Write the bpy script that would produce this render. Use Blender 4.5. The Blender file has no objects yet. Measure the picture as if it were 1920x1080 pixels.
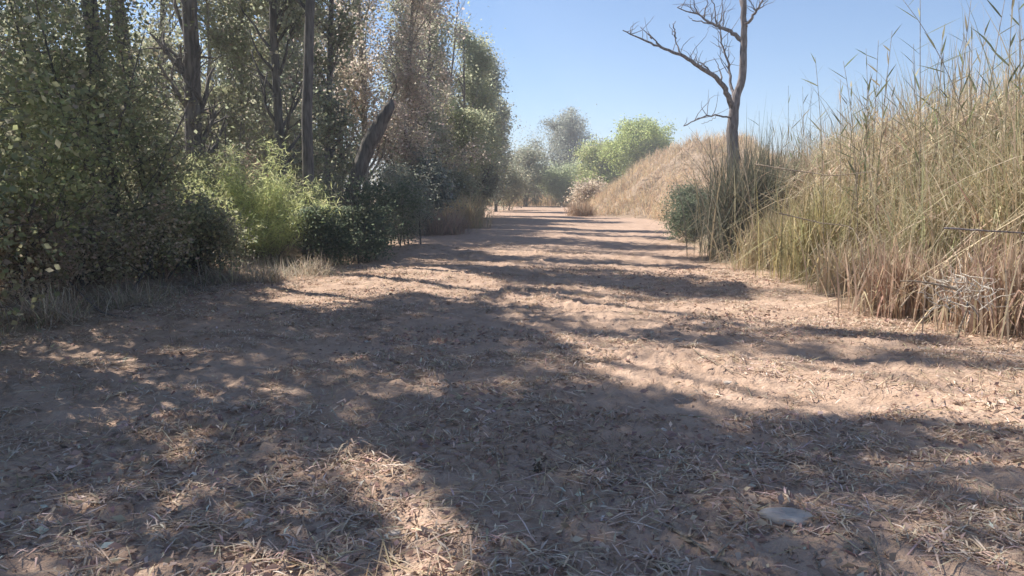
import bpy, math
import numpy as np

# ------------------------------------------------------------------ camera, sky, sun, exposure
S = bpy.context.scene
COL = S.collection
F, PITCH, CAM_H = 1400.0, math.radians(7.33), 1.5
cd = bpy.data.cameras.new('camera'); cam = bpy.data.objects.new('camera', cd); COL.objects.link(cam)
cd.sensor_width = 36.0; cd.lens = 36.0 * F / 1920.0; cd.clip_start = 0.05; cd.clip_end = 3000
cam.location = (0, 0, CAM_H); cam.rotation_euler = (math.radians(90) - PITCH, 0, 0)
S.camera = cam
SUN_E = math.radians(48)
SUN_AZ = math.atan2(-0.81, 0.59)            # from +Y towards +X: ahead and to the left
SH = np.array([0.808, -0.589])              # the way shadows fall on the ground
TAN = math.tan(SUN_E)
w = bpy.data.worlds.new('World'); S.world = w; w.use_nodes = True
nt = w.node_tree; bg = nt.nodes['Background']
sky = nt.nodes.new('ShaderNodeTexSky'); sky.sky_type = 'NISHITA'; sky.sun_disc = False
sky.sun_elevation = SUN_E; sky.sun_rotation = SUN_AZ % (2 * math.pi)
sky.altitude = 1500; sky.air_density = 1.0; sky.dust_density = 0.1; sky.ozone_density = 4.0
nt.links.new(sky.outputs[0], bg.inputs[0]); bg.inputs[1].default_value = 0.07
ld = bpy.data.lights.new('sun', 'SUN'); ld.energy = 3.8; ld.angle = math.radians(0.55); ld.color = (1.0, 0.93, 0.84)
sun = bpy.data.objects.new('sun', ld); COL.objects.link(sun)
sun.rotation_euler = (math.radians(90) - SUN_E, 0, -SUN_AZ + math.pi)
S.view_settings.view_transform = 'Standard'; S.view_settings.look = 'None'
S.view_settings.exposure = 1.2; S.view_settings.gamma = 1.0
S.cycles.max_bounces = 8; S.cycles.transparent_max_bounces = 8; S.cycles.volume_bounces = 0

# ------------------------------------------------------------------ small maths
cp, sp = math.cos(PITCH), math.sin(PITCH)
def at(u, v, Y):
    a, b = (u - 960) / F, (540 - v) / F
    t = Y / (cp + b * sp)
    return np.array([a * t, Y, CAM_H + t * (b * cp - sp)])
def gnd(u, v):
    a, b = (u - 960) / F, (540 - v) / F
    t = -CAM_H / (b * cp - sp)
    return (a * t, t * (cp + b * sp))
TBL = np.random.default_rng(3).random((256, 256))
def vn(x, y):
    xi = np.floor(x).astype(int); yi = np.floor(y).astype(int)
    fx = x - xi; fy = y - yi
    fx = fx * fx * (3 - 2 * fx); fy = fy * fy * (3 - 2 * fy)
    a = TBL[xi & 255, yi & 255]; b = TBL[(xi + 1) & 255, yi & 255]
    c = TBL[xi & 255, (yi + 1) & 255]; d = TBL[(xi + 1) & 255, (yi + 1) & 255]
    return (a * (1 - fx) + b * fx) * (1 - fy) + (c * (1 - fx) + d * fx) * fy
def fbm(x, y, o=4, g=0.5):
    s = 0; a = 1; n = 0
    for i in range(o):
        s = s + a * vn(x + 17.3 * i, y - 9.1 * i); n += a; a *= g; x = x * 2.03; y = y * 2.03
    return s / n
def sm(t):
    t = np.clip(t, 0, 1); return t * t * (3 - 2 * t)
def edge_l(y): return np.interp(y, [-30, 2, 8, 12, 16, 22, 35, 60, 84, 100], [-6, -6, -5.3, -4.7, -4.0, -3.7, -3.1, -3.6, -3.5, -9])
def edge_r(y): return np.interp(y, [-30, 2, 8, 12, 17, 24, 32, 42, 50, 84, 100], [6.5, 6.3, 5.5, 5.2, 5.0, 5.6, 7.2, 8.0, 4.4, 7.0, 2])
def height(x, y):
    x = np.asarray(x, float); y = np.asarray(y, float)
    l = edge_l(y); r = edge_r(y)
    h = 0.35 * sm((l - x) / 2.2) + 0.5 * sm((l - x - 2) / 8)
    h = h + 0.4 * sm((x - r) / 2.0)
    md = sm((y - 27) / 9) * sm((74 - y) / 14)
    h = h + md * (1 - .62 * sm((x - 12 - (y - 40) * .25) / 5)) * (3.6 * sm((x - r - 0.2) / 7.5) + .6 * sm((x - r - 5) / 9)) * (0.8 + 0.4 * fbm(x * .25, y * .25, 2))
    h = h + md * 1.7 * (fbm(x * .7 + 3, y * .8, 3) - .5) * sm((x - r) / 2)
    h = h + (fbm(x * 0.5, y * 0.5, 2) - .5) * 0.10 * sm((np.abs(x) + 2) / 6)
    h = h + 1.5 * sm((y - 110) / 120)
    # broad ripples left by water across the bed, then clods
    h = h + 0.045 * (fbm(x * .35 + 5, y * 1.1, 3) - .5) * 2 * sm(y / 6)
    near = np.clip(1.4 - y / 30, 0.3, 1)
    h = h + near * (0.055 * (fbm(x * 2.2, y * 2.2, 3) - .5) + 0.16 * (fbm(x * 6.5, y * 6.5, 3, .6) - .5) ** 2 * 4 * fbm(x * .9 + 40, y * .9, 2)
                    + 0.042 * (fbm(x * 17, y * 17, 2) - .5))
    return h

# shadow plan: the patches of ground that the sun reaches through gaps of the canopy
def poly(pts): return np.array([gnd(*p) for p in pts])
LIT = [(poly(p), k) for p, k in [
    ([(1000, 612), (1150, 632), (1400, 668), (1640, 692), (2100, 720), (2100, 842), (1920, 815), (1700, 795), (1450, 768), (1250, 735), (1110, 682)], 1.0),
    ([(950, 548), (1100, 556), (1300, 572), (1420, 560), (1400, 535), (1250, 505), (1420, 500), (1560, 560), (1720, 600), (1980, 620), (1900, 640), (1640, 622), (1400, 606), (1100, 585), (980, 570)], 1.0),
    ([(490, 545), (560, 500), (700, 492), (900, 512), (960, 545), (860, 556), (760, 548), (640, 582), (520, 570)], 1.0),
    ([(640, 484), (850, 486), (1000, 492), (1250, 500), (1250, 508), (1000, 503), (850, 499)], 0.9),
    ([(800, 462), (1000, 462), (1150, 468), (1330, 478), (1330, 484), (1000, 470)], 0.8),
    ([(800, 438), (1000, 436), (1250, 440), (1250, 444), (1000, 442)], 0.7),
    ([(860, 415), (1000, 420), (1100, 432), (1240, 428), (1500, 430), (1500, 380), (860, 380)], 1.0),
    ([(650, 840), (740, 835), (800, 900), (840, 1000), (900, 1090), (680, 1090), (640, 950)], .93),
    ([(1210, 850), (1320, 850), (1340, 900), (1500, 940), (1560, 1010), (1400, 1090), (1250, 960)], 0.5),
    ([(1500, 850), (1920, 840), (1920, 870), (1600, 880)], 0.4),
    ([(90, 640), (180, 632), (265, 645), (200, 668), (100, 668)], 0.8),
    ([(520, 700), (700, 690), (1000, 700), (950, 730), (700, 735)], 0.35),
    ([(250, 790), (330, 790), (330, 840), (250, 840)], 0.5)]]
LIT.append((np.array([(-4.0 + 2.0 * math.cos(a), 14.6 + 2.1 * math.sin(a)) for a in np.linspace(0, 6.28, 12)]), .95))
def inside(pl, x, y):
    r = np.zeros(x.shape, bool); n = len(pl)
    for i in range(n):
        x0, y0 = pl[i]; x1, y1 = pl[(i + 1) % n]
        c = ((y0 > y) != (y1 > y)) & (x < (x1 - x0) * (y - y0) / (y1 - y0 + 1e-12) + x0)
        r ^= c
    return r
def lit_mask(x, y):
    x = x + (fbm(x * 1.3, y * 1.3, 3) - .5) * 0.5; y = y + (fbm(x * 1.3 + 30, y * 1.3 + 9, 3) - .5) * 0.4
    m = np.zeros(x.shape)
    for pl, k in LIT: m = np.maximum(m, inside(pl, x, y) * k)
    return m
def keep(p, rng, zmin=1.6):
    d = p[:, 2] / TAN
    gx = p[:, 0] + SH[0] * d; gy = p[:, 1] + SH[1] * d
    m = lit_mask(gx, gy)
    m = np.maximum(m, (gx > edge_r(gy) - .35) * 1.0)                              # crown leaves whose shadow would land on the reeds are cut out
    fleck = sm((fbm(gx * 2.9 + 70, gy * 2.9, 2) - .60) * 8) * .85 * sm((gx + 3.6) / 1.5)
    fine = sm((fbm(gx * 3.6 + 20, gy * 3.6 + 5, 2) - .53) * 8) * sm((gy - 4.6) / 2) * .45
    thin = (.25 + .72 * sm((fbm(gx * .9 + 7, gy * .9, 2) - .36) * 6)) * sm((edge_l(gy) + .4 - gx) / .8) * (p[:, 2] > 4.3)
    m = np.maximum(np.maximum(m, fleck), np.maximum(fine, thin))
    return (rng.random(len(p)) > m) | (p[:, 2] < zmin)

# ------------------------------------------------------------------ materials
def mat(name):
    m = bpy.data.materials.new(name); m.use_nodes = True
    return m, m.node_tree, m.node_tree.nodes['Principled BSDF']
def foliage_mat(name, trans, rough=.6):
    m, t, b = mat(name)
    a = t.nodes.new('ShaderNodeAttribute'); a.attribute_name = 'tint'
    b.inputs['Roughness'].default_value = rough; b.inputs['Specular IOR Level'].default_value = .3
    t.links.new(a.outputs['Color'], b.inputs['Base Color'])
    tr = t.nodes.new('ShaderNodeBsdfTranslucent'); g = t.nodes.new('ShaderNodeGamma'); g.inputs[1].default_value = .62; t.links.new(a.outputs['Color'], g.inputs[0]); t.links.new(g.outputs[0], tr.inputs[0])
    mx = t.nodes.new('ShaderNodeMixShader'); mx.inputs[0].default_value = trans
    t.links.new(b.outputs[0], mx.inputs[1]); t.links.new(tr.outputs[0], mx.inputs[2])
    t.links.new(mx.outputs[0], t.nodes['Material Output'].inputs[0]); return m
LEAF = foliage_mat('leaf', .56, .55); LEAF_THIN = foliage_mat('thin_leaf', .66, .6); LEAF_THIN.node_tree.nodes['Gamma'].inputs[1].default_value = .55; BLADE = foliage_mat('reed_blade', .30, .55); LITTER = foliage_mat('dry_litter', .1, 1.0); LITTER.node_tree.nodes['Principled BSDF'].inputs['Specular IOR Level'].default_value = .05
def bark(name, c1, c2, sc=6):
    m, t, b = mat(name)
    tc = t.nodes.new('ShaderNodeTexCoord'); mp = t.nodes.new('ShaderNodeMapping'); mp.inputs['Scale'].default_value = (sc * 3, sc * 3, sc * .5)
    n = t.nodes.new('ShaderNodeTexNoise'); n.inputs['Scale'].default_value = 1; n.inputs['Detail'].default_value = 6
    r = t.nodes.new('ShaderNodeValToRGB'); r.color_ramp.elements[0].position = .35; r.color_ramp.elements[1].position = .68
    r.color_ramp.elements[0].color = (*c1, 1); r.color_ramp.elements[1].color = (*c2, 1)
    bp = t.nodes.new('ShaderNodeBump'); bp.inputs['Strength'].default_value = .8; bp.inputs['Distance'].default_value = .03
    t.links.new(tc.outputs['Object'], mp.inputs[0]); t.links.new(mp.outputs[0], n.inputs[0]); t.links.new(n.outputs[0], r.inputs[0])
    t.links.new(r.outputs[0], b.inputs['Base Color']); t.links.new(n.outputs[0], bp.inputs['Height']); t.links.new(bp.outputs[0], b.inputs['Normal'])
    b.inputs['Roughness'].default_value = .9; return m
BARK = bark('grey_bark', (.07, .062, .055), (.20, .18, .16)); BARKP = bark('pale_bark', (.16, .14, .11), (.36, .33, .27))
BARKD = bark('weathered_bark', (.12, .10, .10), (.31, .28, .275), 9); TWIG = bark('dry_twig', (.22, .17, .12), (.48, .40, .31), 20)
STONE = bark('pale_stone', (.46, .38, .31), (.66, .57, .48), 4)
def soil(name, base_a, base_b, lit_a, lit_b):
    m, t, b = mat(name); L = t.links.new
    tc = t.nodes.new('ShaderNodeTexCoord')
    def noise(s, d=5, st=None):
        n = t.nodes.new('ShaderNodeTexNoise'); n.inputs['Scale'].default_value = s; n.inputs['Detail'].default_value = d; n.inputs['Roughness'].default_value = .62
        if st:
            mp = t.nodes.new('ShaderNodeMapping'); mp.inputs['Scale'].default_value = st; L(tc.outputs['Object'], mp.inputs[0]); L(mp.outputs[0], n.inputs[0])
        else: L(tc.outputs['Object'], n.inputs[0])
        return n
    def ramp(src, p0, p1, c0, c1):
        r = t.nodes.new('ShaderNodeValToRGB'); e = r.color_ramp.elements
        e[0].position = p0; e[1].position = p1; e[0].color = (*c0, 1); e[1].color = (*c1, 1); L(src, r.inputs[0]); return r
    def mix(f, a, c):
        x = t.nodes.new('ShaderNodeMix'); x.data_type = 'RGBA'; L(f, x.inputs[0]); L(a, x.inputs[6]); L(c, x.inputs[7]); return x.outputs[2]
    big = noise(.7, 4); mid = noise(3.5, 6); fine = noise(28, 4)
    c1 = ramp(mid.outputs[0], .36, .66, base_a, base_b)
    c2 = ramp(fine.outputs[0], .38, .62, lit_a, lit_b)
    at_ = t.nodes.new('ShaderNodeAttribute'); at_.attribute_name = 'litter'
    ad = t.nodes.new('ShaderNodeMath'); ad.operation = 'ADD'; L(at_.outputs['Fac'], ad.inputs[0]); L(big.outputs[0], ad.inputs[1])
    ad2 = t.nodes.new('ShaderNodeMath'); ad2.operation = 'ADD'; L(ad.outputs[0], ad2.inputs[0]); L(mid.outputs[0], ad2.inputs[1])
    f = ramp(ad2.outputs[0], 1.12 / 2, 1.42 / 2, (0, 0, 0), (1, 1, 1))
    hf = t.nodes.new('ShaderNodeMath'); hf.operation = 'MULTIPLY'; hf.inputs[1].default_value = .5; L(ad2.outputs[0], hf.inputs[0]); L(hf.outputs[0], f.inputs[0])
    c = mix(f.outputs[0], c1.outputs[0], c2.outputs[0])
    L(c, b.inputs['Base Color']); b.inputs['Roughness'].default_value = .95; b.inputs['Specular IOR Level'].default_value = .15
    s2 = t.nodes.new('ShaderNodeMath'); s2.operation = 'ADD'; L(fine.outputs[0], s2.inputs[0]); L(mid.outputs[0], s2.inputs[1])
    bp = t.nodes.new('ShaderNodeBump'); bp.inputs['Strength'].default_value = .7; bp.inputs['Distance'].default_value = .04
    L(s2.outputs[0], bp.inputs['Height']); L(bp.outputs[0], b.inputs['Normal']); return m
SAND = soil('sandy_bed', (.45, .315, .23), (.58, .42, .315), (.35, .24, .19), (.54, .41, .30))
EARTH = soil('bank_earth', (.30, .215, .155), (.42, .315, .22), (.28, .21, .16), (.46, .36, .26))

# ------------------------------------------------------------------ mesh and object helpers
def mesh(name, V, Fq, m, col=None, smooth=False, attr='tint'):
    V = np.asarray(V, np.float32); Fq = np.asarray(Fq, np.int32); k = Fq.shape[1]; n = len(Fq)
    me = bpy.data.meshes.new(name)
    me.vertices.add(len(V)); me.vertices.foreach_set('co', V.ravel())
    me.loops.add(n * k); me.loops.foreach_set('vertex_index', Fq.ravel())
    me.polygons.add(n); me.polygons.foreach_set('loop_start', np.arange(0, n * k, k, dtype=np.int32))
    if smooth: me.polygons.foreach_set('use_smooth', np.ones(n, bool))
    if col is not None:
        if attr == 'tint':
            a = me.color_attributes.new('tint', 'FLOAT_COLOR', 'POINT')
            c = np.ones((len(V), 4), np.float32); c[:, :3] = np.clip(col, 0, 1); a.data.foreach_set('color', c.ravel())
        else:
            a = me.attributes.new(attr, 'FLOAT', 'POINT'); a.data.foreach_set('value', np.asarray(col, np.float32))
    me.materials.append(m); me.update(calc_edges=True); return me
def link(name, me, parent=None):
    o = bpy.data.objects.new(name, me); COL.objects.link(o)
    if parent is not None: o.parent = parent
    return o
def tag(o, label=None, cat=None, group=None, kind=None):
    for k, v in (('label', label), ('category', cat), ('group', group), ('kind', kind)):
        if v: o[k] = v
    return o
def thing(name, loc, label, cat, group=None):
    o = link(name, None); o.location = loc; return tag(o, label, cat, group)
def dup(o, loc, rz, sc=1.0, label=None, group=None):
    c = o.copy(); COL.objects.link(c); c.location = loc; c.rotation_euler = (0, 0, rz)
    c.scale = (sc,) * 3 if np.isscalar(sc) else sc
    if label: c['label'] = label
    if group: c['group'] = group
    for ch in list(o.children):
        d = ch.copy(); COL.objects.link(d); d.parent = c
        for g in list(ch.children):
            e = g.copy(); COL.objects.link(e); e.parent = d
    return c
def unit(v): return v / (np.linalg.norm(v, axis=-1, keepdims=True) + 1e-9)
def tubes(paths, sides=6):
    """paths: list of (points (n,3), radii (n))"""
    V, Q = [], []; off = 0
    for P, R in paths:
        P = np.asarray(P, float); R = np.asarray(R, float); n = len(P)
        T = unit(np.gradient(P, axis=0))
        ref = np.where(np.abs(T[:, 2:3]) > .9, np.array([[1., 0, 0]]), np.array([[0., 0, 1]]))
        if np.abs(T[:, 2]).max() > .9: ref = np.tile([[1., .13, 0]], (n, 1)) if np.abs(T[:, 0]).max() < .95 else np.tile([[0, 1., 0]], (n, 1))
        A = unit(np.cross(T, ref)); B = np.cross(T, A)
        th = np.linspace(0, 2 * np.pi, sides, endpoint=False)
        ring = P[:, None] + R[:, None, None] * (A[:, None] * np.cos(th)[None, :, None] + B[:, None] * np.sin(th)[None, :, None])
        V.append(ring.reshape(-1, 3))
        i = np.arange(n - 1)[:, None] * sides; j = np.arange(sides)[None]; j2 = (j + 1) % sides
        Q.append(np.stack([i + j, i + j2, i + sides + j2, i + sides + j], -1).reshape(-1, 4) + off)
        V.append(P[[-1]] + T[[-1]] * R[-1]); tip = off + n * sides
        last = off + (n - 1) * sides
        Q.append(np.stack([last + j[0], last + j2[0], np.full(sides, tip), np.full(sides, tip)], -1)); 
        off += n * sides + 1
    V = np.concatenate(V); Q = np.concatenate(Q)
    return V, Q
def tube_mesh(name, paths, m, sides=6):
    V, Q = tubes(paths, sides)
    d = Q[:, 2] == Q[:, 3]
    # degenerate quads at the tips: split off as triangles through a bmesh-free trick (tiny fourth point)
    if d.any():
        extra = V[Q[d, 2]] + 1e-4; base = len(V); V = np.concatenate([V, extra]); Q = Q.copy(); Q[d, 3] = base + np.arange(d.sum())
    return mesh(name, V, Q, m, smooth=True)
def pick(rng, n, pal, jit=.16):
    """a colour for each of n leaves from a palette [(weight, colour)]"""
    w_ = np.array([p[0] for p in pal], float); c = np.array([p[1] for p in pal], float)
    i = rng.choice(len(pal), n, p=w_ / w_.sum())
    return c[i] * (1 + rng.normal(0, jit, (n, 1))) * (1 + rng.normal(0, .05, (n, 3)))
def leaves(P, rng, L, Wd, pal, droop=.3, jit=.25, updown=.6):
    n = len(P)
    d = rng.normal(0, 1, (n, 3)); d[:, 2] = d[:, 2] * updown - droop; d = unit(d)
    s = unit(np.cross(d, rng.normal(0, 1, (n, 3))))
    l = L * (1 + rng.normal(0, jit, (n, 1))).clip(.4, 1.9); wd = Wd * l / L
    nn = np.cross(d, s)
    V = np.stack([P, P + d * l * .45 + s * wd * .5 + nn * l * .07, P + d * l, P + d * l * .5 - s * wd * .5 + nn * l * .07], 1)
    C = np.repeat(pick(rng, n, pal), 4, 0)
    return V.reshape(-1, 3), np.arange(4 * n).reshape(-1, 4), C
def blades(P, rng, L, Wd, pal, lean=.15, bend=.35, az=None, seg=5, tipdrop=.25, kink=0.):
    n = len(P); L = np.broadcast_to(np.asarray(L, float), (n,)) * (1 + rng.normal(0, .14, n)).clip(.5, 1.5)
    a = rng.uniform(0, 2 * np.pi, n) if az is None else az
    H = np.stack([np.cos(a), np.sin(a), np.zeros(n)], 1)
    l0 = np.abs(rng.normal(0, lean, n)); b = np.abs(rng.normal(0, bend, n))
    t = np.linspace(0, 1, seg + 1)
    r = L[:, None] * (l0[:, None] * t + b[:, None] * t ** 2)
    z = L[:, None] * (t - (l0[:, None] * .3) * t - (b * (.35 + tipdrop))[:, None] * t ** 2.6)
    if kink > 0:                                  # some blades snapped over part-way
        kk = rng.random(n) < kink; tk = rng.uniform(.35, .75, n)
        over = np.clip(t[None] - tk[:, None], 0, 1) * kk[:, None]
        z = z - L[:, None] * over * 1.5; r = r + L[:, None] * over * .5
    C0 = P[:, None] + H[:, None] * r[..., None] + np.array([0, 0, 1.]) * z[..., None]
    fa = a + rng.uniform(.6, 2.5, n)
    Sd = np.stack([np.cos(fa), np.sin(fa), np.zeros(n)], 1)
    wd = Wd * rng.uniform(.6, 1.4, n)[:, None] * np.minimum(1, (1.02 - t)[None] * 1.8) * np.minimum(1, .5 + t * 3)[None] * .5
    V = np.stack([C0 - Sd[:, None] * wd[..., None], C0 + Sd[:, None] * wd[..., None]], 2)    # n, seg+1, 2, 3
    base = np.arange(n)[:, None] * (seg + 1) * 2; k = np.arange(seg)[None] * 2
    Q = np.stack([base + k, base + k + 1, base + k + 3, base + k + 2], -1).reshape(-1, 4)
    C = np.repeat(pick(rng, n, pal), (seg + 1) * 2, 0)
    return V.reshape(-1, 3), Q, C
def join(parts):
    V, Q, C = [], [], []; o = 0
    for v, q, c in parts: V.append(v); Q.append(q + o); C.append(c); o += len(v)
    return np.concatenate(V), np.concatenate(Q), np.concatenate(C)

# ------------------------------------------------------------------ ground and dry bed
ys = np.concatenate([np.linspace(-40, 1.2, 40, endpoint=False), 1.2 * np.exp(np.linspace(0, math.log(1500 / 1.2), 700))])
s_ = np.linspace(-1, 1, 640)
sx = .17 * s_ + .83 * s_ ** 3
YY = np.repeat(ys[:, None], len(s_), 1); XX = (14 + 1.3 * np.maximum(ys, 0))[:, None] * sx[None]
ZZ = height(XX, YY)
nr, nc = XX.shape
idx = np.arange(nr * nc).reshape(nr, nc)
Q = np.stack([idx[:-1, :-1], idx[:-1, 1:], idx[1:, 1:], idx[1:, :-1]], -1).reshape(-1, 4)
V = np.stack([XX, YY, ZZ], -1).reshape(-1, 3)
fx = V[Q, 0].mean(1); fy = V[Q, 1].mean(1)
wob = (fbm(fx * 1.5, fy * 1.5, 3) - .5) * 1.6
isb = (fx > edge_l(fy) + .3 + wob) & (fx < edge_r(fy) - .2 + wob) & (fy < 96)
lx = V[:, 0]; ly = V[:, 1]
litter = .55 * (sm((lx - edge_r(ly) + 1.1) / 1.6) + sm((edge_l(ly) - lx + 2.2) / 2.4)) + .30 * sm((7.5 - ly) / 4) + .16 * sm((2.5 - lx) / 3) * sm((14 - ly) / 4) - .22
def sub(mask, name, m, label):
    q = Q[mask]; u, inv = np.unique(q, return_inverse=True)
    o = link(name, mesh(name, V[u], inv.reshape(-1, 4), m, litter[u], True, 'litter')); tag(o, label=label, kind='structure'); return o
sub(~isb, 'ground', EARTH, 'brown earth banks on both sides of the dry bed')
sub(isb, 'path', SAND, 'sandy dry stream bed used as a path')

def scatter(rng, n, x0, x1, y0, y1, dens=None, ypow=1.0):
    x = rng.uniform(x0, x1, n); y = y0 + (y1 - y0) * rng.random(n) ** ypow
    if dens is not None:
        k = rng.random(n) < dens(x, y); x, y = x[k], y[k]
    return np.stack([x, y, height(x, y)], 1)

rng = np.random.default_rng(11)
DRY = [(5, (.42, .29, .23)), (4, (.50, .37, .28)), (2, (.60, .48, .37)), (.6, (.28, .19, .16)), (.25, (.70, .62, .52))]
STRAW = [(4, (.46, .36, .23)), (3, (.36, .27, .17)), (1.5, (.60, .50, .35)), (1, (.20, .14, .10))]
def bed_d(x, y):
    base = .10 + .9 * (fbm(x * .9 + 3, y * .9, 3) > .52)
    lit = sm((x - 0.3) / 1.2) * sm((y - 4.6) / 1) * sm((8 - y) / 2)
    return base * (1 - .75 * lit)
P = scatter(rng, 120000, -7, 6.5, 1.8, 15, bed_d, 1.6); P[:, 2] += .004
v, q, c = leaves(P, rng, .036, .02, DRY, 0, .5, .25)
tag(link('leaf_litter', mesh('leaf_litter', v, q, LITTER, c)), 'brown fallen leaves strewn over the near half of the dry bed', 'leaf litter', kind='stuff')
P = scatter(rng, 15000, -7, 7, 1.8, 20, lambda x, y: (fbm(x * .8 + 13, y * .8, 3) > .50) * .8 + .1, 1.5); P[:, 2] += .012
v, q, c = blades(P, rng, .17, .0065, STRAW, .9, 1.2, seg=3, tipdrop=.3)
# lay the straw down
v[:, 2] = height(v[:, 0], v[:, 1]) + (v[:, 2] - height(v[:, 0], v[:, 1])) * .35 + .006
tag(link('dry_straw', mesh('dry_straw', v, q, LITTER, c)), 'pale broken straw lying flat on the shaded sand', 'straw', kind='stuff')
M = scatter(rng, 1400, -5.5, 5.5, 1.9, 14, lambda x, y: (.2 + .8 * (fbm(x * .8 + 33, y * .8, 3) > .5)) * (1 - .7 * sm((x - .3) / 1.2) * sm((y - 4.6) / 1) * sm((8 - y) / 2)), 1.3)
per = 70; P = np.repeat(M, per, 0); rad = np.repeat(rng.uniform(.03, .16, len(M)), per)
P[:, 0] += rng.normal(0, 1, len(P)) * rad * 1.5; P[:, 1] += rng.normal(0, 1, len(P)) * rad * .8; P[:, 2] = height(P[:, 0], P[:, 1]) + rng.random(len(P)) * .02
v, q, c = blades(P, rng, .045, .010, [(3, (.58, .44, .33)), (3, (.66, .52, .40)), (2, (.46, .34, .26)), (1, (.76, .65, .53))], 1.4, 1.2, seg=2, tipdrop=.2)
hh = height(v[:, 0], v[:, 1]); v[:, 2] = hh + .006 + np.clip(v[:, 2] - hh, -.01, .05) * .8
tag(link('straw_scraps', mesh('straw_scraps', v, q, LITTER, c)), 'pale matted scraps of chaff scattered over the near ground', 'straw scraps', kind='stuff')
# matted tufts
T = scatter(rng, 5500, -6.5, 6.5, 2.0, 22, lambda x, y: (fbm(x * .7 + 23, y * .7, 3) > .49) * .75 + .06, 1.5)
P = np.repeat(T, 22, 0) + np.concatenate([rng.normal(0, .05, (len(T) * 22, 2)), np.zeros((len(T) * 22, 1))], 1)
v, q, c = blades(P, rng, .06, .006, [(4, (.46, .34, .25)), (3, (.38, .27, .2)), (1, (.58, .47, .35))], 1.0, 1.3, seg=3)
tag(link('grass_stubble', mesh('grass_stubble', v, q, LITTER, c)), 'short matted tufts of dead grass on the stream bed', 'dead grass', kind='stuff')
# grass and weeds fringing both banks
OLIVE = (.13, .15, .055); STRW = (.54, .43, .28); RUSS = (.40, .30, .21); PALE = (.58, .48, .32); GREY = (.20, .20, .14)
def fringe(name, label, n, dens, L, pal, x0, x1, y0, y1, wd=.008, lean=.3, bend=.6, yp=1.0, cat='grass', seg=4, seed=1, kink=0):
    r = np.random.default_rng(seed)
    P = scatter(r, n, x0, x1, y0, y1, dens, yp)
    Ls = L(P[:, 0], P[:, 1]) if callable(L) else L
    v, q, c = blades(P, r, Ls, wd, pal, lean, bend, seg=seg, kink=kink)
    c = c * np.repeat(.72 + .62 * fbm(P[:, 0] * .55 + seed, P[:, 1] * .55, 3), (seg + 1) * 2)[:, None]
    return tag(link(name, mesh(name, v, q, BLADE, c)), label, cat, kind='stuff')
fringe('undergrowth', 'shaded weeds and grass covering the left bank', 60000, lambda x, y: sm((edge_l(y) - x + .5) / .9) * (.25 + .75 * (fbm(x, y, 3) > .48)), 
       lambda x, y: .12 + .75 * sm((edge_l(y) - x + .2) / 2) * fbm(x * 1.1, y * 1.1, 2) * 1.4, [(3, (.26, .26, .14)), (2, (.34, .31, .22)), (4, (.44, .34, .25)), (2, (.62, .52, .37))], -14, -2, 5, 45, .012, .35, .6, 1.3, 'weeds', seed=21)
fringe('bank_grass', 'low dry grass at the foot of the reed bank', 60000, lambda x, y: sm((x - edge_r(y) + 1.5 * fbm(x * .9 + 2, y * .9, 3)) / .8) * sm((edge_r(y) + 2.2 - x) / 1.2) * (.2 + .8 * (fbm(x * 1.2, y * 1.2, 3) > .47)),
       lambda x, y: .14 + .5 * sm((x - edge_r(y) + .5) / 1.2), [(3, STRW), (2, PALE), (2, (.20, .19, .09)), (2, RUSS)], 3.4, 9, 4, 30, .009, .45, .9, 1.2, seed=22)

# ------------------------------------------------------------------ plants
def path_grow(rng, p, d, L, n, wob=.15, up=.0):
    pts = [np.array(p, float)]; d = unit(np.array(d, float)); st = L / n
    for i in range(n):
        d = unit(d + rng.normal(0, wob, 3) + np.array([0, 0, up])); pts.append(pts[-1] + d * st)
    return np.array(pts), d
def side(rng, d, ang):
    r = rng.normal(0, 1, 3); r = unit(r - d * r.dot(d)); return unit(d * math.cos(ang) + r * math.sin(ang))
def skeleton(rng, H, r0, base, reach, ang, n1, n2, n3=0, lean=(0, 0), wob=.05, up=.06, shape=.5):
    """trunk, branches, anchor points; all relative to the foot of the tree"""
    tr, _ = path_grow(rng, (0, 0, -.15), (lean[0], lean[1], 1), H, 14, wob * .5, .03)
    t = np.linspace(0, 1, len(tr)); trunk = (tr, r0 * (1 - .86 * t ** 1.1) * np.where(t < .03, 1.35, 1))
    br, anc, par = [], [], []
    for k in range(n1):
        f = base + (1 - base) * (k + rng.random()) / n1; f = min(f, .98)
        i = f * 14; i0 = int(i); p = tr[i0] + (tr[min(i0 + 1, 14)] - tr[i0]) * (i - i0)
        g = (f - base) / (1 - base); l = reach * (.35 + .65 * math.sin(math.pi * min(1, (g * (1 - shape) + shape * .9)) ** .8) ) * rng.uniform(.7, 1.15)
        rr = r0 * (1 - .86 * f) * .5
        P1, d1 = path_grow(rng, p, side(rng, np.array([0, 0, 1.]), ang * rng.uniform(.75, 1.25)), l, 7, .14, up)
        br.append((P1, np.linspace(rr, rr * .25, 8))); par.append(-1); i1 = len(br) - 1
        for j in range(n2):
            a = rng.uniform(.25, 1); q = P1[int(a * 7)]; dd = unit(P1[min(7, int(a * 7) + 1)] - P1[max(0, int(a * 7) - 1)])
            P2, d2 = path_grow(rng, q, side(rng, dd, rng.uniform(.4, 1.0)), l * rng.uniform(.25, .5), 4, .2, up)
            br.append((P2, np.linspace(rr * .35, rr * .1 + .002, 5))); anc.append(P2[1:]); par.append(i1); i2 = len(br) - 1
            for m_ in range(n3):
                P3, _ = path_grow(rng, P2[rng.integers(1, 5)], side(rng, d2, rng.uniform(.4, 1.1)), l * rng.uniform(.12, .25), 3, .25, up)
                br.append((P3, np.linspace(rr * .14 + .002, .002, 4))); anc.append(P3[1:]); par.append(i2)
    return trunk, br, np.concatenate(anc), par
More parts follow.
